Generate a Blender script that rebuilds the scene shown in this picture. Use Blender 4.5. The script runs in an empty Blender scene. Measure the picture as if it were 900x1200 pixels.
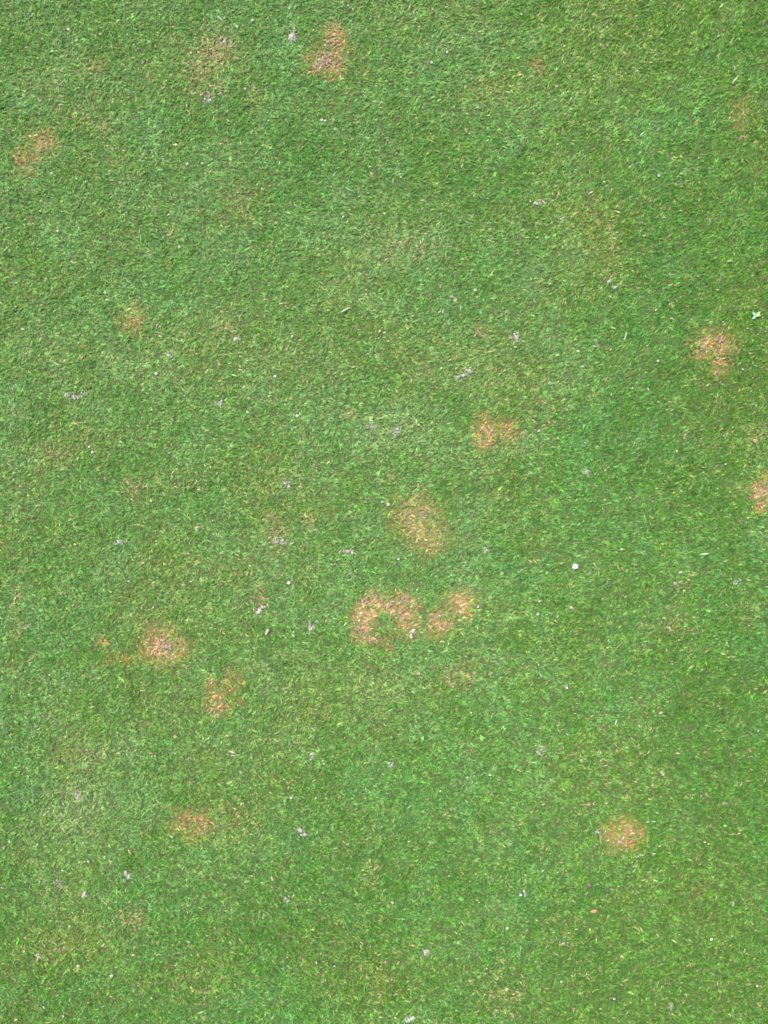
import bpy, bmesh, math, random
import numpy as np
from mathutils import Vector, Matrix

R = math.radians
rng = np.random.default_rng(7)
random.seed(7)
scene = bpy.context.scene
col = scene.collection

# ------------------------------------------------------------------ camera
CAM_H, FW, FH = 1.50, 1.20, 1.60          # camera height, width and depth of turf in view (m)
MM = FW / 900.0                            # metres of turf per photograph pixel
cam = bpy.data.cameras.new('camera')
cam.sensor_fit = 'VERTICAL'
cam.angle = 2 * math.atan(FH / 2 / CAM_H)
cam.clip_start, cam.clip_end = 0.05, 2000
cam_o = bpy.data.objects.new('camera', cam)
cam_o.location = (0, 0, CAM_H + 0.006)
cam_o.rotation_euler = (0, 0, 0)
col.objects.link(cam_o)
scene.camera = cam_o

# ------------------------------------------------------------------ daylight
SUN_EL, SUN_AZ = R(63), R(-42)             # azimuth measured clockwise from +Y (top of the picture)
world = bpy.data.worlds.new('World')
scene.world = world
world.use_nodes = True
wn = world.node_tree.nodes
sky = wn.new('ShaderNodeTexSky')
sky.sky_type = 'NISHITA'
sky.sun_disc = False
sky.sun_elevation = SUN_EL
sky.sun_rotation = SUN_AZ
sky.air_density, sky.dust_density, sky.ozone_density = 1.0, 4.0, 0.6
wn['Background'].inputs['Strength'].default_value = 0.10
world.node_tree.links.new(sky.outputs[0], wn['Background'].inputs[0])
sun = bpy.data.lights.new('sun', 'SUN')
sun.energy, sun.angle, sun.color = 1.5, R(12), (1.0, 0.95, 0.87)
sun_o = bpy.data.objects.new('sun', sun)
d = Vector((math.sin(SUN_AZ) * math.cos(SUN_EL), math.cos(SUN_AZ) * math.cos(SUN_EL), math.sin(SUN_EL)))
sun_o.rotation_euler = d.to_track_quat('Z', 'Y').to_euler()
sun_o.location = d * 6
col.objects.link(sun_o)
scene.view_settings.view_transform = 'Standard'
scene.view_settings.look = 'None'
scene.view_settings.gamma = 1
scene.view_settings.exposure = 2.27
scene.cycles.max_bounces = 6
scene.cycles.diffuse_bounces = 3
scene.cycles.transmission_bounces = 3
scene.cycles.filter_width = 1.85

# ------------------------------------------------------------------ helpers
def X(px): return (np.asarray(px, float) - 450) * MM
def Y(py): return (600 - np.asarray(py, float)) * MM

def lattice_noise(x, y, cell, seed):
    """smooth value noise, about -1..1"""
    g = np.random.default_rng(seed).uniform(-1, 1, (512, 512))
    u, v = x / cell + 200.37, y / cell + 200.71
    i, j = np.floor(u).astype(int), np.floor(v).astype(int)
    fu, fv = u - i, v - j
    fu, fv = fu * fu * (3 - 2 * fu), fv * fv * (3 - 2 * fv)
    i0, i1, j0, j1 = i % 512, (i + 1) % 512, j % 512, (j + 1) % 512
    return ((g[i0, j0] * (1 - fu) + g[i1, j0] * fu) * (1 - fv) + (g[i0, j1] * (1 - fu) + g[i1, j1] * fu) * fv)

def fbm(x, y, cell, seed, octaves=3, gain=0.55):
    s, a, n = 0, 1, 0
    for o in range(octaves):
        s = s + a * lattice_noise(x, y, cell / 2 ** o, seed + 17 * o)
        n += a * a
        a *= gain
    return s / math.sqrt(n)

def smooth(e0, e1, t):
    t = np.clip((t - e0) / (e1 - e0), 0, 1)
    return t * t * (3 - 2 * t)

def height(x, y):
    return 0.004 * lattice_noise(x, y, 0.35, 91) + 0.0016 * lattice_noise(x, y, 0.06, 92) + 0.0008 * lattice_noise(x, y, 0.018, 93)

def hz(x, y):
    return float(height(np.array([x]), np.array([y]))[0])

def mesh_from(name, verts, loops, starts, totals, mat, colors=None, smooth_shade=True):
    me = bpy.data.meshes.new(name)
    me.vertices.add(len(verts))
    me.vertices.foreach_set('co', np.ascontiguousarray(verts, np.float32).ravel())
    me.loops.add(len(loops))
    me.loops.foreach_set('vertex_index', np.ascontiguousarray(loops, np.int32))
    me.polygons.add(len(starts))
    me.polygons.foreach_set('loop_start', np.ascontiguousarray(starts, np.int32))
    me.polygons.foreach_set('loop_total', np.ascontiguousarray(totals, np.int32))
    if smooth_shade:
        me.polygons.foreach_set('use_smooth', np.ones(len(starts), bool))
    if colors is not None:
        at = me.color_attributes.new('tint', 'FLOAT_COLOR', 'POINT')
        c4 = np.ones((len(verts), 4), np.float32)
        c4[:, :3] = colors
        at.data.foreach_set('color', c4.ravel())
    me.update(calc_edges=True)
    me.materials.append(mat)
    return me

def link(name, me, parent=None, loc=(0, 0, 0)):
    o = bpy.data.objects.new(name, me)
    o.location = loc
    col.objects.link(o)
    if parent is not None:
        o.parent = parent
    return o

def tag(o, label=None, cat=None, group=None, kind=None):
    for k, v in (('label', label), ('category', cat), ('group', group), ('kind', kind)):
        if v: o[k] = v
    return o

# ------------------------------------------------------------------ materials
def node_mat(name):
    m = bpy.data.materials.new(name)
    m.use_nodes = True
    return m, m.node_tree.nodes, m.node_tree.links, m.node_tree.nodes['Principled BSDF']

def blade_material(name, translucency, rough, spec):
    m, n, l, p = node_mat(name)
    at = n.new('ShaderNodeAttribute'); at.attribute_name = 'tint'
    geo = n.new('ShaderNodeNewGeometry')
    nz = n.new('ShaderNodeTexNoise'); nz.inputs['Scale'].default_value = 900
    mp = n.new('ShaderNodeMapRange'); mp.inputs['To Min'].default_value = 0.78; mp.inputs['To Max'].default_value = 1.22
    mul = n.new('ShaderNodeVectorMath'); mul.operation = 'SCALE'
    l.new(geo.outputs['Position'], nz.inputs['Vector'])
    l.new(nz.outputs['Fac'], mp.inputs['Value'])
    l.new(at.outputs['Color'], mul.inputs[0]); l.new(mp.outputs[0], mul.inputs['Scale'])
    l.new(mul.outputs[0], p.inputs['Base Color'])
    p.inputs['Roughness'].default_value = rough
    p.inputs['Specular IOR Level'].default_value = spec
    tr = n.new('ShaderNodeBsdfTranslucent'); l.new(mul.outputs[0], tr.inputs['Color'])
    mx = n.new('ShaderNodeMixShader'); mx.inputs[0].default_value = translucency
    l.new(p.outputs[0], mx.inputs[1]); l.new(tr.outputs[0], mx.inputs[2])
    l.new(mx.outputs[0], n['Material Output'].inputs['Surface'])
    return m

M_GRASS = blade_material('grass_blade', 0.34, 0.5, 0.22)
M_DEAD = blade_material('dead_blade', 0.15, 0.6, 0.3)

def tint_material(name, rough, scale, lo, hi, bump):
    m, n, l, p = node_mat(name)
    at = n.new('ShaderNodeAttribute'); at.attribute_name = 'tint'
    tc = n.new('ShaderNodeNewGeometry')
    nz = n.new('ShaderNodeTexNoise'); nz.inputs['Scale'].default_value = scale; nz.inputs['Detail'].default_value = 5
    l.new(tc.outputs['Position'], nz.inputs['Vector'])
    mp = n.new('ShaderNodeMapRange'); mp.inputs['From Min'].default_value = 0.25; mp.inputs['From Max'].default_value = 0.75
    mp.inputs['To Min'].default_value = lo; mp.inputs['To Max'].default_value = hi
    l.new(nz.outputs['Fac'], mp.inputs['Value'])
    mul = n.new('ShaderNodeVectorMath'); mul.operation = 'SCALE'
    l.new(at.outputs['Color'], mul.inputs[0]); l.new(mp.outputs[0], mul.inputs['Scale'])
    l.new(mul.outputs[0], p.inputs['Base Color'])
    p.inputs['Roughness'].default_value = rough
    p.inputs['Specular IOR Level'].default_value = 0.25
    b = n.new('ShaderNodeBump'); b.inputs['Strength'].default_value = bump; b.inputs['Distance'].default_value = 0.001
    l.new(nz.outputs['Fac'], b.inputs['Height']); l.new(b.outputs[0], p.inputs['Normal'])
    return m

M_THATCH = tint_material('thatch', 0.95, 420, 0.5, 1.5, 0.8)
M_SOIL = tint_material('worm_cast_soil', 0.9, 600, 0.7, 1.3, 0.7)
M_STONE = tint_material('stone', 0.45, 300, 0.92, 1.06, 0.15)
M_LEAF = tint_material('leaf', 0.55, 500, 0.8, 1.2, 0.3)

m, n, l, p = node_mat('far_turf')
tc = n.new('ShaderNodeNewGeometry')
nz = n.new('ShaderNodeTexNoise'); nz.inputs['Scale'].default_value = 260; nz.inputs['Detail'].default_value = 6
nz2 = n.new('ShaderNodeTexNoise'); nz2.inputs['Scale'].default_value = 6; nz2.inputs['Detail'].default_value = 3
add = n.new('ShaderNodeMath'); add.operation = 'MULTIPLY_ADD'; add.inputs[1].default_value = 0.7
sc2 = n.new('ShaderNodeMath'); sc2.operation = 'MULTIPLY'; sc2.inputs[1].default_value = 0.3
rp = n.new('ShaderNodeValToRGB')
rp.color_ramp.elements[0].position, rp.color_ramp.elements[0].color = 0.3, (0.020, 0.050, 0.008, 1)
rp.color_ramp.elements[1].position, rp.color_ramp.elements[1].color = 0.72, (0.070, 0.148, 0.028, 1)
for q in (nz, nz2): l.new(tc.outputs['Position'], q.inputs['Vector'])
l.new(nz2.outputs['Fac'], sc2.inputs[0]); l.new(nz.outputs['Fac'], add.inputs[0]); l.new(sc2.outputs[0], add.inputs[2])
l.new(add.outputs[0], rp.inputs[0]); l.new(rp.outputs[0], p.inputs['Base Color'])
p.inputs['Roughness'].default_value = 0.9; p.inputs['Specular IOR Level'].default_value = 0.08
bp = n.new('ShaderNodeBump'); bp.inputs['Distance'].default_value = 0.006; l.new(nz.outputs['Fac'], bp.inputs['Height']); l.new(bp.outputs[0], p.inputs['Normal'])
M_FAR = m

# ------------------------------------------------------------------ where the turf is dead, thin or yellow (photograph-pixel units of turf)
# blobs: (x, y, rx, ry, strength); look: tan / orange / pink / straw / red mix
PATCHES = [
 dict(label='bright straw and orange dead patch, roughly triangular, near the top edge',
      blobs=[(391, 47, 13, 18, .95), (379, 71, 21, 13, 1), (391, 80, 11, 10, 1), (398, 60, 10, 16, .8)], look=(.45, .3, .15, .1, 0), soil=.5),
 dict(label='faint broken orange dead patch by the left edge, split in two clumps',
      blobs=[(49, 166, 14, 15, .7), (28, 184, 14, 11, .65), (34, 198, 8, 8, .6)], look=(.2, .45, .15, .15, .05), soil=.2),
 dict(label='small yellowish dead patch on the left, shaped like a loose round tuft',
      blobs=[(156, 375, 15, 14, .62)], look=(.35, .25, .1, .3, 0), soil=.1),
 dict(label='orange rimmed dead patch with a tail, between the pale weed and the right edge',
      blobs=[(836, 404, 23, 15, .85), (845, 427, 10, 13, .85), (824, 412, 9, 9, .8)], look=(.3, .5, .1, .1, 0), soil=.3),
 dict(label='pair of touching small orange brown spots right of centre, the left one stronger',
      blobs=[(567, 508, 12, 18, .9), (591, 507, 12, 14, .65)], look=(.25, .5, .2, .05, 0), soil=.3),
 dict(label='tan dead patch cut off by the right edge, with bare soil showing',
      blobs=[(896, 577, 15, 20, .85)], look=(.5, .25, .1, .15, 0), soil=.3),
 dict(label='large thin straw coloured patch still mixed with green, above the ring shaped patch',
      blobs=[(488, 610, 28, 25, .66), (507, 632, 18, 16, .62), (504, 648, 10, 8, .5)], look=(.45, .2, .1, .25, 0), soil=.15),
 dict(label='largest dead patch, a pinkish tan horseshoe ring around a green middle',
      blobs=[(424, 736, 13, 17, 1), (431, 718, 14, 17, 1), (442, 705, 14, 11, .95), (470, 708, 15, 14, 1), (478, 727, 12, 18, .95), (436, 749, 18, 7, .85), (455, 757, 6, 10, .5), (462, 738, 14, 12, .5), (457, 711, 11, 9, .9)],
      holes=[(451, 735, 12, 14, .68)], look=(.55, .2, .15, .10, 0), soil=.25),
 dict(label='two lobed tan dead patch immediately right of the horseshoe ring',
      blobs=[(540, 708, 15, 15, .9), (514, 730, 14, 19, .9), (530, 742, 10, 6, .6)], holes=[(524, 716, 5, 8, .35)], look=(.45, .3, .15, .1, 0), soil=.2),
 dict(label='round pinkish grey dead patch with orange rim, on the lower left',
      blobs=[(190, 757, 23, 20, .95)], look=(.3, .25, .35, .05, .05), soil=.9),
 dict(label='weak orange fleck patch just left of the round pinkish grey one',
      blobs=[(118, 753, 6, 6, .6), (140, 773, 14, 8, .5)], look=(.1, .6, 0, .3, 0), soil=0),
 dict(label='reddish speckled dead patch below and right of the round pinkish grey one',
      blobs=[(254, 825, 14, 15, .68), (247, 804, 7, 12, .6), (272, 800, 14, 15, .45), (280, 822, 5, 6, .5)], look=(.15, .1, .3, .05, .4), soil=.2),
 dict(label='small yellow orange dead patch with a red right side, in the lower left quarter',
      blobs=[(214, 966, 15, 14, .7), (234, 968, 12, 15, .7), (222, 984, 10, 6, .5)], look=(.25, .35, .05, .25, .1), soil=.1),
 dict(label='compact orange dead patch alone in the lower right quarter',
      blobs=[(730, 977, 20, 15, .8), (720, 993, 9, 7, .7), (746, 980, 10, 12, .7)], look=(.35, .45, .05, .15, 0), soil=.15),
 dict(label='very faint tan patch near the right edge, high in the view',
      blobs=[(870, 132, 14, 20, .3), (872, 158, 6, 4, .45)], look=(.4, .3, .2, .1, 0), soil=.1),
 dict(label='tiny orange dead spot in the upper right quarter',
      blobs=[(632, 71, 7, 11, .42)], look=(.1, .7, 0, .2, 0), soil=0),
]
# colour drift of living grass with no dead patch of its own: (x, y, rx, ry, yellowing, straw share)
FAINT = [(110, 78, 12, 9, .6, .3), (255, 58, 26, 22, .8, .34), (283, 240, 20, 20, .3, .2), (263, 382, 10, 15, .3, .3), (155, 1078, 13, 13, .3, .3),
 (361, 608, 9, 8, .3, .4), (322, 620, 11, 18, .2, .38), (409, 484, 6, 5, .5, .5), (155, 572, 10, 16, .3, .25), (303, 706, 9, 14, .2, .4), (541, 792, 22, 14, .3, .25),
 (435, 1025, 10, 14, .4, .25), (65, 533, 22, 16, .6, .2), (585, 1160, 22, 26, .3, .22), (564, 388, 8, 6, .2, .4), (795, 685, 6, 4, .1, .4), (92, 885, 18, 12, .4, .2),
 (18, 730, 10, 40, .5, .12), (570, 105, 40, 18, .8, .08), (690, 255, 30, 25, .7, .08), (720, 290, 25, 40, .5, .1), (95, 130, 20, 14, .2, .15), (120, 150, 22, 10, .4, .12),
 (470, 290, 26, 20, .2, .15), (165, 180, 60, 20, .2, .06), (240, 95, 20, 30, .3, .18), (300, 115, 12, 25, .5, .15), (640, 470, 30, 30, .2, .08), (590, 430, 40, 30, .3, .06),
 (480, 420, 60, 25, .2, .08), (220, 400, 60, 40, .2, .05), (80, 420, 60, 30, .3, .05), (280, 960, 40, 25, .4, .1), (790, 735, 16, 10, .4, .2), (700, 880, 50, 40, .2, .05),
 (420, 800, 80, 30, .3, .04), (90, 1110, 60, 40, .5, .07), (240, 1150, 30, 30, .5, .08), (445, 1150, 14, 30, .5, .1), (650, 1090, 25, 25, .3, .1), (300, 560, 40, 30, .1, .07),
 (880, 720, 14, 14, .2, .1), (885, 510, 10, 12, .3, .25), (600, 510, 8, 8, .2, .2), (460, 560, 12, 12, .2, .15), (635, 1000, 10, 8, .2, .15), (210, 560, 22, 14, .1, .18),
 (760, 50, 170, 110, .32, 0), (860, 300, 60, 200, .28, 0), (800, 1100, 130, 150, .32, .01), (420, 1120, 200, 60, .15, .01), (240, 460, 240, 120, .12, .01)]
# broad areas paler/greyer (+) or deeper green (-)
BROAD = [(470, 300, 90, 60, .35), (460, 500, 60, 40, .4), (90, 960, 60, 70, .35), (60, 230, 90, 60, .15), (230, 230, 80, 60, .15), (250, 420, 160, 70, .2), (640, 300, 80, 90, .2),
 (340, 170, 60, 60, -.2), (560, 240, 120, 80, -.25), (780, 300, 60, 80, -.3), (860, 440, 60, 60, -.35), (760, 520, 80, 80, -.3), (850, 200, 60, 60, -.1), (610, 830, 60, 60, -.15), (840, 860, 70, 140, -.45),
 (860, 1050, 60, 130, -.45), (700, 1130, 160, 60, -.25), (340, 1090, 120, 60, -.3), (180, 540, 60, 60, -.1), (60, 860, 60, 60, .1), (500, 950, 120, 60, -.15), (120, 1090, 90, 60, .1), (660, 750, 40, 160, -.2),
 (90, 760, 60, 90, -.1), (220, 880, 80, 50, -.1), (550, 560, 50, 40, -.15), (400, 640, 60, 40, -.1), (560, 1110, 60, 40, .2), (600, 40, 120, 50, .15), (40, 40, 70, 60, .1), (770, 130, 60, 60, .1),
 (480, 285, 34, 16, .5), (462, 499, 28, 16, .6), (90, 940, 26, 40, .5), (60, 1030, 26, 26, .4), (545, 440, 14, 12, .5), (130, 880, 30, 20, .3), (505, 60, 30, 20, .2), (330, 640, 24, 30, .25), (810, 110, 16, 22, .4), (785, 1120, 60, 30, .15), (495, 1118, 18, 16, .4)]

def blobmask(x, y, blobs, soft=0.75, warp=0.20, seed=5):
    """union of soft ellipses with a ragged edge"""
    m = np.zeros_like(x)
    w = warp * fbm(x, y, 0.011, seed, 3)
    for (bx, by, rx, ry, s) in blobs:
        q = .86 * np.sqrt(((x - X(bx)) / (rx * MM)) ** 2 + ((y - Y(by)) / (ry * MM)) ** 2) + w
        m = np.maximum(m, s * (1 - smooth(1 - soft, 1 + soft * .7, q)))
    return m

def patch_mask(x, y, k):
    P = PATCHES[k]
    m = blobmask(x, y, P['blobs'], seed=50 + k)
    if P.get('holes'):
        m = m * (1 - blobmask(x, y, P['holes'], seed=80 + k))
    return m

def patch_extent(k):
    b = PATCHES[k]['blobs']
    return (min(q[0] - q[2] * 1.8 for q in b), max(q[0] + q[2] * 1.8 for q in b), min(q[1] - q[3] * 1.8 for q in b), max(q[1] + q[3] * 1.8 for q in b))

def in_box(x, y, e):
    return (x > X(e[0])) & (x < X(e[1])) & (y < Y(e[2])) & (y > Y(e[3]))

def fields(x, y):
    yel = np.zeros_like(x); straw = np.zeros_like(x); broad = np.zeros_like(x)
    for (bx, by, rx, ry, a, s) in FAINT:
        q = ((x - X(bx)) / (rx * MM)) ** 2 + ((y - Y(by)) / (ry * MM)) ** 2
        g = np.exp(-q * 0.9)
        yel += a * g; straw += 1.6 * s * g
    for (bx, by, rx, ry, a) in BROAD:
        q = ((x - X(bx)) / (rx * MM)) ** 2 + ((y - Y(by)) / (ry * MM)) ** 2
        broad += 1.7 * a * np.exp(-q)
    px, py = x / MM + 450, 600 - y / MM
    broad += .30 - .55 * smooth(800, 1200, py) + .16 * (1 - smooth(100, 420, py)) * (1 - smooth(300, 560, px)) - .60 * smooth(480, 900, px + 60 * lattice_noise(x, y, .12, 611)) + .12 * smooth(200, 500, py) * (1 - smooth(650, 1000, py))  # paints light falloff into the grass: darker bottom, paler top left and middle
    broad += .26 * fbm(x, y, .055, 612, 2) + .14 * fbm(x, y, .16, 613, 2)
    return yel, straw, broad

# worm casts: (x, y, rx, ry, paleness, label or None)
CASTS = [
 (345, 41, 5, 11, .95, 'pale grey smeared worm cast left of the triangular dead patch at the top'),
 (263, 46, 6, 6, .45, 'purplish grey worm cast on the yellowed turf near the top edge'),
 (244, 116, 7, 9, .4, 'faint greyish cast smear below the purplish grey cast near the top'),
 (195, 413, 5, 6, .75, 'small pale worm cast below and right of the loose round yellowish tuft'),
 (276, 401, 6, 4, .7, 'flat grey worm cast under a short column of straw coloured grass'),
 (86, 466, 9, 6, .75, 'crumbly worm cast with a brown hole beside it, near the left edge'),
 (14, 455, 4, 4, .5, 'tiny grey cast right at the left edge, beside the crumbly cast'), (256, 472, 9, 5, .5, 'flat grey cast below the short straw column, level with the crumbly cast'),
 (605, 396, 7, 8, .55, 'grey brown worm cast above the pair of touching orange spots'),
 (635, 239, 5, 7, .6, 'lone grey worm cast in the upper right quarter'),
 (715, 331, 6, 5, .8, 'pale worm cast between the lone upper grey cast and the orange patch with tail'),
 (658, 259, 4, 5, .5, 'faint cast just below and right of the lone upper grey cast'), (545, 441, 7, 8, .55, 'washed out grey cast above and left of the touching orange spots'),
 (467, 507, 7, 8, .7, 'pale cast in the whitish thin grass left of the touching orange spots'),
 (438, 500, 8, 6, .5, 'dull cast forming the left half of a pair in whitish thin grass'),
 (335, 565, 6, 7, .55, 'dull cast alone straight above the grey crumbly one with the reddish streak'),
 (326, 633, 8, 7, .6, 'grey crumbly cast below a reddish straw streak, left of the large thin straw patch'),
 (408, 648, 7, 4, .7, 'short pale cast just left of the large thin straw patch'),
 (307, 712, 7, 4, .95, 'bright white topped worm cast left of the horseshoe ring'),
 (362, 735, 7, 6, .6, 'dull worm cast between the bright white topped cast and the horseshoe ring'),
 (143, 635, 10, 4, .6, 'long flat grey cast on the left, well above the round pinkish grey patch'),
 (232, 620, 4, 6, .5, 'small faint cast right of the long flat grey one'), (483, 743, 4, 6, .8, 'whitish crumb heap on the lower right rim of the horseshoe ring'),
 (862, 683, 5, 4, .5, 'small dull cast far right, level with the white pebble'), (793, 683, 5, 3, .55, 'small pinkish cast between the white pebble and the far right cast'),
 (639, 875, 7, 6, .5, 'grey cast alone above and left of the compact orange patch'), (785, 1178, 5, 8, .45, 'dull cast in the lower right corner near the bottom edge'),
 (480, 1196, 9, 6, .95, 'bright pale worm cast cut by the bottom edge'),
 (150, 1028, 5, 7, .8, 'pinkish pale worm cast below the brown plant sliver'),
 (97, 1050, 5, 6, .75, 'pinkish worm cast left of and below the brown plant sliver'),
 (42, 1122, 6, 4, .65, 'small pale cast in the lower left corner of the turf'), (65, 1037, 7, 7, .35, 'very faint cast smear above and left of the pinkish worm cast'), (88, 935, 6, 9, .4, 'faint upright cast smear left of the yellow orange patch with a red side'),
 (353, 976, 8, 5, .7, 'pale pink worm cast alone below the middle of the view'),
 (366, 890, 5, 4, .4, 'faint cast directly above the pale pink cast'), (336, 1058, 7, 4, .5, 'flat dull cast directly below the pale pink cast'), (458, 898, 5, 6, .45, 'small faint cast in plain green well below the horseshoe ring'), (615, 1045, 7, 4, .5, 'flat dull cast left of the dark brown clod'),
 (495, 1116, 6, 7, .5, 'faint cast directly above the bright one at the bottom edge'), (698, 977, 5, 4, .5, 'small cast touching the left side of the compact orange patch'), (725, 985, 6, 3, .6, 'tiny grey cast inside the compact orange patch'), (700, 402, 4, 5, .55, 'small grey cast between the grey brown cast and the orange patch with a tail'), (533, 350, 4, 5, .45, 'tiny dull cast above and left of the grey brown one'),
 (688, 555, 6, 5, .35, 'faint bluish grey cast in plain green right of the touching orange spots'), (570, 645, 6, 4, .25, 'very faint cast right of the large thin straw patch'), (30, 735, 5, 5, .3, 'faint cast near the left edge, level with the round pinkish patch'), (438, 697, 4, 4, .3, 'tiny cast on the top rim of the horseshoe ring'),
]

# ------------------------------------------------------------------ ground
def ground_sheet():
    s = 400.0
    v = [(-s, -s, -.02), (s, -s, -.02), (s, s, -.02), (-s, s, -.02)]
    me = mesh_from('ground', v, [0, 1, 2, 3], [0], [4], M_FAR)
    tag(link('ground', me), kind='structure')
ground_sheet()

EX, EY = FW / 2 + 0.50, FH / 2 + 0.45
def soil_sheet():
    nx, ny = 200, 240
    xs, ys = np.meshgrid(np.linspace(-EX - .03, EX + .03, nx), np.linspace(-EY - .03, EY + .03, ny))
    x, y = xs.ravel(), ys.ravel()
    z = height(x, y)
    dead = np.zeros_like(x)
    for k in range(len(PATCHES)):
        b = in_box(x, y, patch_extent(k))
        dead[b] = np.maximum(dead[b], patch_mask(x[b], y[b], k))
    z -= 0.001 * dead
    t = 0.5 + 0.5 * fbm(x, y, 0.05, 301)
    green = np.array([.028, .056, .012]); brown = np.array([.060, .056, .024]); tan = np.array([.15, .112, .055])
    w = np.clip(t, 0, 1)[:, None] * .6
    c = green * (1 - w) + brown * w
    rim = smooth(0, .06, np.maximum(np.abs(x) - FW / 2 - .03, np.abs(y) - FH / 2 - .03))[:, None]
    c = c * (1 - rim) + np.array([.028, .062, .013]) * rim
    c = c * (1 - dead[:, None]) + tan * dead[:, None]
    i = np.arange(nx * ny).reshape(ny, nx)
    q = np.stack([i[:-1, :-1], i[:-1, 1:], i[1:, 1:], i[1:, :-1]], -1).reshape(-1, 4)
    edge = (np.abs(x) > EX + .02) | (np.abs(y) > EY + .02)
    z[edge] = -0.021
    me = mesh_from('soil', np.stack([x, y, z], 1), q.ravel(), np.arange(len(q)) * 4, np.full(len(q), 4), M_THATCH, c)
    tag(link('soil', me), kind='structure')
soil_sheet()

# ------------------------------------------------------------------ grass blades
def scatter(n, x0, x1, y0, y1):
    return rng.uniform(x0, x1, n), rng.uniform(y0, y1, n)

N_CORE, N_RING = 740000, 80000
CX, CY = FW / 2 + 0.03, FH / 2 + 0.03
bx, by = scatter(N_CORE, -CX, CX, -CY, CY)
# two thirds of the shoots grow in small tufts that share a lie and a tint
N_TUFT = 62000
tx_, ty_ = scatter(N_TUFT, -CX, CX, -CY, CY)
tuft = np.where(rng.random(N_CORE) < .58, rng.integers(0, N_TUFT, N_CORE), -1)
tw = tuft >= 0
bx[tw] = tx_[tuft[tw]] + rng.normal(0, .0019, tw.sum()); by[tw] = ty_[tuft[tw]] + rng.normal(0, .0016, tw.sum())
T_TURN, T_TONE, T_HUE = rng.normal(0, 30, N_TUFT + 1), rng.normal(0, .24, N_TUFT + 1), rng.normal(0, 1, N_TUFT + 1)
T_FLIP, T_LEAN = rng.random(N_TUFT + 1) < .45, rng.normal(0, 10, N_TUFT + 1)
for q in (T_TURN, T_TONE, T_HUE, T_LEAN): q[-1] = 0
rx_, ry_ = scatter(int(N_RING * 2.1), -EX, EX, -EY, EY)
out = (np.abs(rx_) > CX) | (np.abs(ry_) > CY)
x = np.concatenate([bx, rx_[out]]); y = np.concatenate([by, ry_[out]])
ring = np.concatenate([np.zeros(len(bx), bool), np.ones(out.sum(), bool)])
N = len(x)
tuft = np.concatenate([tuft, np.full(out.sum(), -1)]); tw = tuft >= 0

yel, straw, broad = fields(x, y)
pid = np.full(N, -1); dead_m = np.zeros(N)
for k in range(len(PATCHES)):
    b = np.where(in_box(x, y, patch_extent(k)))[0]
    mk = patch_mask(x[b], y[b], k)
    up = mk > np.maximum(dead_m[b], 0.03)
    dead_m[b[up]] = mk[up]; pid[b[up]] = k

u = rng.random(N)
is_dead = (pid >= 0) & (u < dead_m * (.85 + .60 * lattice_noise(x, y, .0075, 620)))
cast_m = np.zeros(N)
for (cx, cy, crx, cry, pale, lab) in CASTS:
    q = np.sqrt(((x - X(cx)) / (crx * MM)) ** 2 + ((y - Y(cy)) / (cry * MM)) ** 2)
    cast_m = np.maximum(cast_m, 1 - smooth(.55, 1.35, q))
keep = rng.random(N) > cast_m * .15
keep &= ~(is_dead & (rng.random(N) < .30))
keep &= ~(((x - X(674)) ** 2 + (y - Y(664)) ** 2) < (0.0035) ** 2)

# direction of lie: combed shallowly up to the right, steeper in the upper right
fx, fy = x / MM + 450, 600 - y / MM
th0 = 14 + 26 * smooth(420, 900, fx) * (1 - smooth(250, 700, fy)) + 6 * smooth(300, 900, fx)
spread = 30 + 16 * (1 - smooth(150, 600, fx))
th = np.radians(th0 + 26 * lattice_noise(x, y, 0.075, 401) + 34 * lattice_noise(x, y, 0.016, 402) + np.where(tw, T_TURN[tuft] + rng.normal(0, 16, N), rng.normal(0, 1, N) * spread))
th += np.where(np.where(tw & (rng.random(N) < .85), T_FLIP[tuft], rng.random(N) < .45), math.pi, 0)
L = np.clip(rng.lognormal(math.log(0.0066), .28, N), .0036, .014) * (1 - .10 * (is_dead))
W = np.clip(rng.lognormal(math.log(0.00116), .25, N), .0006, .0021)
L[ring] *= 1.55; W[ring] *= 2.0
lean = np.radians(np.clip(rng.normal(58, 11, N) + T_LEAN[tuft] + 8 * is_dead, 12, 86))
roll = np.radians(rng.normal(0, 30, N))
curl = np.radians(rng.normal(16, 12, N))
bend = np.radians(rng.normal(0, 16, N))

# colours of the blades, with the painted light falloff in broad mixed in
def mixc(a, b, t):
    return a * (1 - t[:, None]) + np.asarray(b) * t[:, None]
G_MID, G_YEL, G_BLUE, G_PALE, G_DEEP = [np.array(c) for c in ((.080, .214, .030), (.138, .224, .028), (.066, .205, .054), (.190, .295, .112), (.046, .140, .015))]
n_a = fbm(x, y, 0.11, 501, 3); n_b = fbm(x, y, 0.035, 502, 2); n_c = fbm(x, y, 0.009, 503, 2)
halo = np.clip(dead_m * 1.3, 0, .7); yel = yel + halo
c = np.repeat(G_MID[None], N, 0)
c = mixc(c, G_BLUE, np.clip(.35 + .45 * n_b + .16 * rng.normal(0, 1, N) + .22 * T_HUE[tuft] - .6 * yel, 0, 1))
c = mixc(c, G_YEL, np.clip(.14 + .30 * n_a + .9 * yel + .18 * n_c + .14 * rng.normal(0, 1, N) - .16 * T_HUE[tuft], 0, .95))
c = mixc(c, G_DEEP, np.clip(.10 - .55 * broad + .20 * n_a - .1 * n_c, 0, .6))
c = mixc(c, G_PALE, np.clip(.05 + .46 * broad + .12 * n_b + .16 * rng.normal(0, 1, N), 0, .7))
c *= np.exp(rng.normal(-.02, .23, N) + T_TONE[tuft] + .10 * n_c + .06 * n_b)[:, None]
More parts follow.
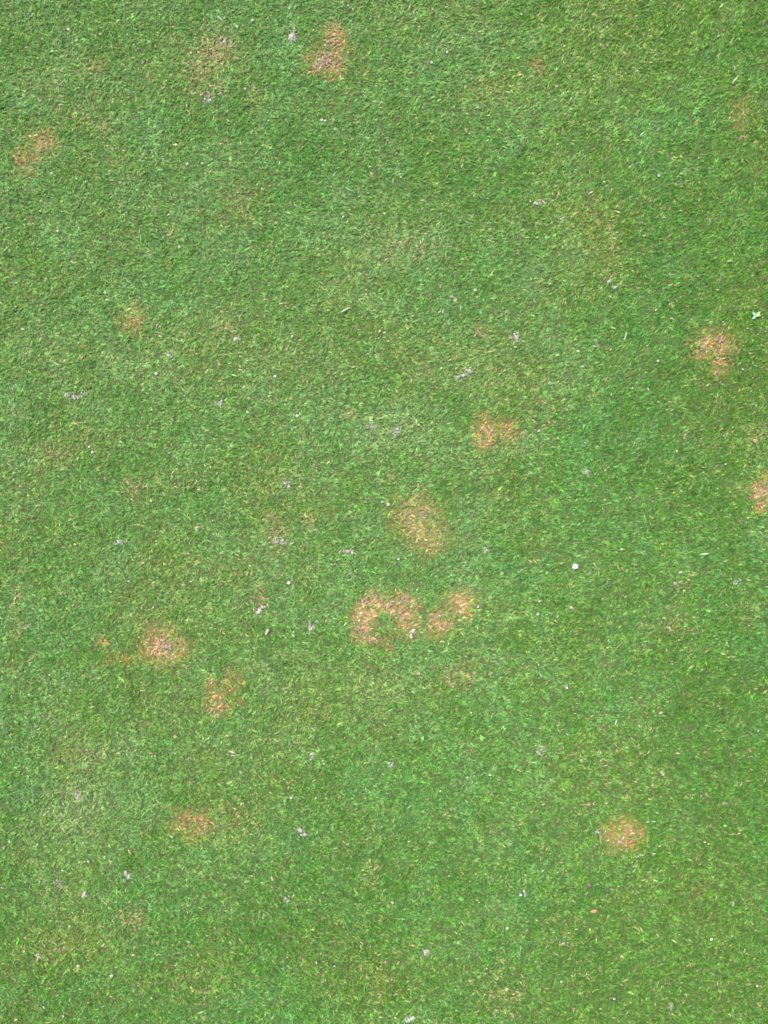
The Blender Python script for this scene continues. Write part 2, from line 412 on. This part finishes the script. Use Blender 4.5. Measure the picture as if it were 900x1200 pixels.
# dry stems everywhere, more where the turf is thin
u2 = rng.random(N)
p_st = np.clip(.038 + .05 * n_c + .03 * n_a + straw * .8, .01, .6)
dry = u2 < p_st
DRY = np.array([(.36, .30, .15), (.30, .21, .11), (.30, .18, .12), (.40, .36, .22), (.36, .22, .07), (.20, .14, .08)])
dc = DRY[rng.choice(6, N, p=[.30, .2, .14, .16, .08, .12])] * np.exp(rng.normal(0, .22, N))[:, None]
c = np.where(dry[:, None], dc, c)
pale = rng.random(N) < .005
c = np.where(pale[:, None], np.array([.33, .39, .25]) * np.exp(rng.normal(0, .2, N))[:, None], c)
# dead blades
LOOK = np.array([(.365, .270, .112), (.325, .145, .032), (.340, .245, .132), (.325, .262, .090), (.340, .085, .050)])
for k in range(len(PATCHES)):
    b = np.where(is_dead & (pid == k))[0]
    w = np.array(PATCHES[k]['look'], float); w = w / w.sum()
    kk = rng.choice(5, len(b), p=w)
    rim = (dead_m[b] < .62 * max(q[4] for q in PATCHES[k]['blobs'])) & (rng.random(len(b)) < .55)
    kk[rim] = 1
    grey = rng.random(len(b)) < .16
    cc = LOOK[kk] * np.exp(rng.normal(-.12, .32, len(b)) + .12 * n_c[b])[:, None]
    cc[grey] = np.array([.15, .112, .072]) * np.exp(rng.normal(0, .2, grey.sum()))[:, None]
    c[b] = cc

def blades_mesh(name, s, mat, origin=(0, 0, 0)):
    n_ = len(s)
    z = height(x[s], y[s]) - .0006
    d = np.stack([np.cos(th[s]), np.sin(th[s]), np.zeros(n_)], 1)
    side = np.stack([-np.sin(th[s]), np.cos(th[s]), np.zeros(n_)], 1)
    up = np.array([0, 0, 1.0])
    wv = side * np.cos(roll[s])[:, None] + up * np.sin(roll[s])[:, None]
    th2 = th[s] + bend[s]
    d2 = np.stack([np.cos(th2), np.sin(th2), np.zeros(n_)], 1)
    l1, l2 = lean[s] - curl[s], lean[s] + curl[s]
    base = np.stack([x[s], y[s], z], 1) - np.array(origin)
    Lc, Wc = L[s][:, None], W[s][:, None]
    mid = base + Lc * .5 * (d * np.sin(l1)[:, None] + up * np.cos(l1)[:, None])
    tip = mid + Lc * .5 * (d2 * np.sin(l2)[:, None] + up * np.cos(l2)[:, None])
    low = (z - origin[2]) + .0004
    tip[:, 2] = np.maximum(tip[:, 2], low)
    v = np.stack([base - wv * Wc * .38, base + wv * Wc * .38, mid - wv * Wc * .5, mid + wv * Wc * .5, tip], 1).reshape(-1, 3)
    o = (np.arange(n_) * 5)[:, None]
    loops = (o + np.array([0, 1, 3, 2, 2, 3, 4])).ravel()
    st = (np.arange(n_) * 7)[:, None] + np.array([0, 4])
    tot = np.tile([4, 3], n_)
    # blade bases are paler sheaths of the same plant, tips slightly lighter where cut
    cc = np.repeat(c[s], 5, 0)
    return mesh_from(name, v, loops, st.ravel(), tot, mat, cc)

sel = np.where(keep & ~is_dead)[0]
tag(link('grass', blades_mesh('grass', sel, M_GRASS)), 'close mown green turf of short fine blades covering the whole ground', 'grass', kind='stuff')

# ------------------------------------------------------------------ crumbs of soil
ICO = bmesh.new()
bmesh.ops.create_icosphere(ICO, subdivisions=1, radius=1)
ICO_V = np.array([v.co[:] for v in ICO.verts]); ICO_F = np.array([[v.index for v in f.verts] for f in ICO.faces])
ICO.free()

def crumbs_mesh(name, pts, radii, cols, mat, flat=.65, rough=.22):
    V, F, C = [], [], []
    for i, ((px_, py_, pz_), r, cc) in enumerate(zip(pts, radii, cols)):
        s = 1 + rng.normal(0, rough, len(ICO_V))
        a = rng.uniform(0, math.tau)
        st = rng.uniform(.75, 1.35)
        v = ICO_V * s[:, None] * r * np.array([st, 1 / st, flat])
        v = np.stack([v[:, 0] * math.cos(a) - v[:, 1] * math.sin(a), v[:, 0] * math.sin(a) + v[:, 1] * math.cos(a), v[:, 2]], 1)
        F.append(ICO_F + len(V) * len(ICO_V)); V.append(v + np.array([px_, py_, pz_])); C.append(np.repeat(np.array(cc)[None], len(ICO_V), 0))
    V, F, C = np.concatenate(V), np.concatenate(F), np.concatenate(C)
    return mesh_from(name, V, F.ravel(), np.arange(len(F)) * 3, np.full(len(F), 3), mat, C)

# ------------------------------------------------------------------ dead patches: each one a thing of dead blades, with its bare soil
for k, P in enumerate(PATCHES):
    s = np.where(keep & is_dead & (pid == k))[0]
    if len(s) == 0: continue
    cx, cy = float(x[s].mean()), float(y[s].mean())
    org = (cx, cy, hz(cx, cy))
    o = tag(link('dead_grass_patch', blades_mesh('dead_grass_patch', s, M_DEAD, org), None, org), P['label'], 'dead grass patch', 'dead patches in the turf')
    if P['soil'] > 0:
        e = patch_extent(k)
        tx, ty = X(rng.uniform(e[0], e[1], 4000)), Y(rng.uniform(e[2], e[3], 4000))
        mk = patch_mask(tx, ty, k) * (.5 + .8 * fbm(tx, ty, .018, 700 + k))
        area = (e[1] - e[0]) * (e[3] - e[2]) * MM * MM
        okk = np.where(mk > .55)[0]
        nn = int(min(len(okk), P['soil'] * len(okk) / 4000 * area * 2.2e5))
        if nn >= 3:
            okk = okk[:nn]
            rr = np.clip(rng.lognormal(math.log(.0014), .35, nn), .0007, .0028)
            pts = [(tx[i] - cx, ty[i] - cy, hz(tx[i], ty[i]) - org[2] + .0008 + .0010 * rng.random()) for i in okk]
            cols = [np.array([.155, .120, .088]) * math.exp(rng.normal(0, .25)) for _ in okk]
            tag(link('bare_soil', crumbs_mesh('bare_soil', pts, rr, cols, M_SOIL), o), kind='stuff')

# ------------------------------------------------------------------ worm casts
for (px, py, rx, ry, pale, lab) in CASTS:
    cx, cy = float(X(px)), float(Y(py))
    org = (cx, cy, hz(cx, cy))
    nn = max(10, int(rx * ry * (.55 + .6 * pale)))
    hubs = [(rng.normal(0, .45), rng.normal(0, .45)) for _ in range(1 + int(rng.integers(1, 4)))]
    tilt = rng.uniform(-.5, .5) if rx < 10 else .1
    if px == 345: tilt = -.35
    if px == 307: tilt = .45
    pts, rr, cols = [], [], []
    for i in range(nn):
        a, q = rng.uniform(0, math.tau), math.sqrt(rng.random()) * .92
        hx, hy = hubs[int(rng.integers(len(hubs)))]
        dx, dy = (hx + math.cos(a) * q * .62) * rx * MM, (hy + math.sin(a) * q * .62) * ry * MM
        dx, dy = dx * math.cos(tilt) - dy * math.sin(tilt), dx * math.sin(tilt) + dy * math.cos(tilt)
        r = float(np.clip(rng.lognormal(math.log(.0012), .4), .0006, .0026)) * (1.2 - .5 * q)
        pts.append((dx, dy, hz(cx + dx, cy + dy) - org[2] + .0012 + (1 - q) * (.0006 + .0022 * pale) * rng.uniform(.4, 1)))
        rr.append(r)
        b = np.array([.130, .124, .100]) * (1 - pale) + np.array([.285, .262, .245]) * pale
        cols.append(b * math.exp(rng.normal(0, .2)) * (1.0, .97 + .05 * rng.random(), .95 + .1 * rng.random()))
    o = link('worm_cast', crumbs_mesh('worm_cast', pts, rr, cols, M_SOIL), None, org)
    tag(o, lab, 'worm cast', 'worm casts on the turf')

# ------------------------------------------------------------------ the round white pebble
def pebble(px, py, r, colr, squash, name, label, cat, rough=.05, sub=3, ang=0.0):
    bm = bmesh.new()
    bmesh.ops.create_icosphere(bm, subdivisions=sub, radius=1)
    rs = [random.uniform(0, 6) for _ in range(6)]
    for v in bm.verts:
        q = v.co
        f = 1 + rough * (math.sin(2.3 * q.x + rs[0]) + math.sin(3.1 * q.y + rs[1]) + .6 * math.sin(4.7 * q.z + 2 * q.x + rs[2]))
        v.co = Vector((q.x * 1.18 * f, q.y * .95 * f, q.z * squash * f)) * r
    bm.transform(Matrix.Rotation(ang, 4, 'Z'))
    v = np.array([w.co[:] for w in bm.verts]); f = np.array([[w.index for w in fc.verts] for fc in bm.faces]); bm.free()
    me = mesh_from(name, v, f.ravel(), np.arange(len(f)) * 3, np.full(len(f), 3), M_STONE, np.repeat(np.array(colr)[None], len(v), 0))
    cx, cy = float(X(px)), float(Y(py))
    return tag(link(name, me, None, (cx, cy, hz(cx, cy) + (.0052 if px == 674 else .0036))), label, cat)

pebble(674, 664, .0036, (.80, .81, .82), .8, 'white_pebble', 'round bright white pebble lying clear on the green grass right of centre', 'pebble', .03, 3, .15)
pebble(338, 683, .0020, (.45, .47, .42), .6, 'white_chip', 'small white stone chip above and left of the horseshoe ring', 'stone chip', .10, 2, .2)
pebble(455, 591, .0021, (.38, .36, .25), .7, 'cream_chip', 'cream coloured stone chip at the upper left of the large thin straw patch', 'stone chip', .08, 2, .9)
pebble(348, 487, .0021, (.38, .35, .30), .6, 'cream_chip', 'pale stone chip with a dark brown crumb beside it, above the lone straw fleck', 'stone chip', .10, 2, .4)
pebble(691, 1038, .0042, (.060, .048, .034), .45, 'soil_clod', 'small dark brown clod pressed in the grass above the orange leaf scrap', 'clod', .12, 2, .3)

# tiny pale grit flecks all over the green
FLECKS = [(290, 483), (105, 524), (109, 530), (408, 7), (542, 43), (524, 60), (506, 73), (439, 119), (377, 140), (381, 141), (402, 253), (557, 340), (445, 388), (342, 394), (772, 206),
 (708, 213), (870, 433), (771, 423), (677, 412), (850, 544), (80, 34), (118, 40), (61, 60), (278, 32), (296, 25), (287, 104), (219, 192), (237, 191), (68, 271), (123, 343), (27, 386), (210, 289),
 (183, 438), (18, 1196), (392, 1133), (91, 1133), (720, 1171), (775, 835), (834, 1101), (850, 968), (777, 908), (669, 712), (552, 835), (574, 908), (341, 935), (370, 936), (79, 912), (201, 981),
 (103, 1010), (58, 791), (660, 1105), (491, 498), (589, 672), (631, 505), (467, 655), (379, 453), (322, 441), (88, 638), (151, 681), (448, 588), (560, 711), (421, 727), (423, 718), (344, 741), (631, 779),
 (664, 806), (630, 719), (516, 927), (610, 1048), (658, 1150), (888, 1156), (594, 1087), (73, 1192), (460, 1058), (130, 1145), (27, 1116)]
fl_mesh = []
for i in range(6):
    bm = bmesh.new(); bmesh.ops.create_icosphere(bm, subdivisions=1, radius=1)
    for v in bm.verts:
        v.co = Vector((v.co.x * random.uniform(.9, 1.5), v.co.y * random.uniform(.6, .9), v.co.z * .55)) * .0016
    v = np.array([w.co[:] for w in bm.verts]); f = np.array([[w.index for w in fc.verts] for fc in bm.faces]); bm.free()
    cc = np.array([(.50, .53, .42), (.42, .48, .32), (.60, .62, .58), (.38, .45, .26), (.46, .43, .31), (.66, .68, .64)][i])
    fl_mesh.append(mesh_from('grit_fleck', v, f.ravel(), np.arange(len(f)) * 3, np.full(len(f), 3), M_STONE, np.repeat(cc[None], len(v), 0)))
for i, (px, py) in enumerate(FLECKS):
    cx, cy = float(X(px)), float(Y(py))
    o = link('grit_fleck', fl_mesh[i % 6], None, (cx, cy, hz(cx, cy) + .0052))
    o.rotation_euler = (random.uniform(-.4, .4), random.uniform(-.4, .4), random.uniform(-.4, 1.0))
    o.scale = [random.uniform(.75, 1.15)] * 3
    tag(o, 'tiny whitish grit fleck caught on the tips of the short grass', 'grit', 'whitish grit flecks on the turf')

# ------------------------------------------------------------------ leaves and slivers
def leaf_bm(length, width, fold, droop, segs=7):
    v, f = [], []
    for i in range(segs + 1):
        t = i / segs
        w = width * (math.sin(math.pi * min(1, t * .94 + .06)) ** .8) * .5
        zz = length * (.18 * math.sin(t * 1.9) - droop * t * t)
        v += [(t * length, -w, zz + fold * w), (t * length, 0, zz), (t * length, w, zz + fold * w)]
    for i in range(segs):
        a = i * 3
        f += [(a, a + 3, a + 4, a + 1), (a + 1, a + 4, a + 5, a + 2)]
    return np.array(v), np.array(f)

def leaf_obj(name, length, width, colr, parent=None, loc=(0, 0, 0), rot=(0, 0, 0), fold=.5, droop=.12):
    v, f = leaf_bm(length, width, fold, droop)
    cc = np.array(colr)[None] * np.exp(rng.normal(0, .1, (len(v), 1)))
    me = mesh_from(name, v, f.ravel(), np.arange(len(f)) * 4, np.full(len(f), 4), M_LEAF, cc)
    o = link(name, me, parent, loc)
    o.rotation_euler = rot
    sm = o.modifiers.new('thickness', 'SOLIDIFY'); sm.thickness = .0003
    return o

def at(px, py, dz=0):
    cx, cy = float(X(px)), float(Y(py))
    return (cx, cy, hz(cx, cy) + dz)

weed = bpy.data.objects.new('weed_seedling', None); weed.location = at(885, 371, .005); col.objects.link(weed)
weed.empty_display_size = .01
tag(weed, 'pale green weed seedling with short spread leaves above the orange patch with a tail', 'weed')
for (ln, wd, az, cc) in ((.0085, .0040, 130, (.125, .27, .16)), (.0100, .0028, 48, (.26, .36, .15)), (.0078, .0028, 18, (.25, .33, .14)), (.0070, .003, 215, (.20, .38, .22))):
    leaf_obj('leaf', ln, wd, cc, weed, (0, 0, 0), (0, -.15, R(az)))
t = leaf_obj('leaf_scrap', .0110, .0060, (.26, .135, .055), None, at(692, 1068, .0045), (.2, 0, .25), .35, .1)
tag(t, 'curled orange brown leaf scrap on the grass below the compact orange patch', 'leaf scrap')
t = leaf_obj('plant_sliver', .011, .0022, (.20, .125, .06), None, at(150, 995, .0075), (0, 0, R(-58)), .6, .1)
tag(t, 'thin brown plant sliver lying on the grass at the lower left', 'plant sliver')
for (px, py, ln, wd, az, cc, lab) in ((311, 744, .011, .0030, 62, (.55, .56, .34), 'straw coloured grass clipping below the bright white topped cast'),
    (731, 400, .016, .0016, 76, (.40, .60, .34), 'long thin pale clipping standing out left of the orange patch with a tail'),
    (399, 366, .019, .0016, 28, (.48, .56, .32), 'long pale clipping lying slantwise in the middle of the upper half'),
    (858, 98, .017, .0014, 52, (.44, .58, .30), 'thin pale clipping near the upper right corner'),
    (268, 880, .012, .0018, -18, (.44, .56, .32), 'short pale curved clipping below the reddish speckled patch'),
    (820, 650, .014, .0022, 8, (.46, .58, .32), 'pale crossed clipping between the white pebble and the right edge'),
    (720, 850, .011, .0018, 74, (.36, .56, .32), 'pale upright clipping above the compact orange patch')):
    t = leaf_obj('grass_clipping', ln, wd, tuple(.5 * q for q in cc), None, at(px, py, .0060), (0, 0, R(az)), .4, .12)
    tag(t, lab, 'grass clipping', 'loose pale grass clippings')
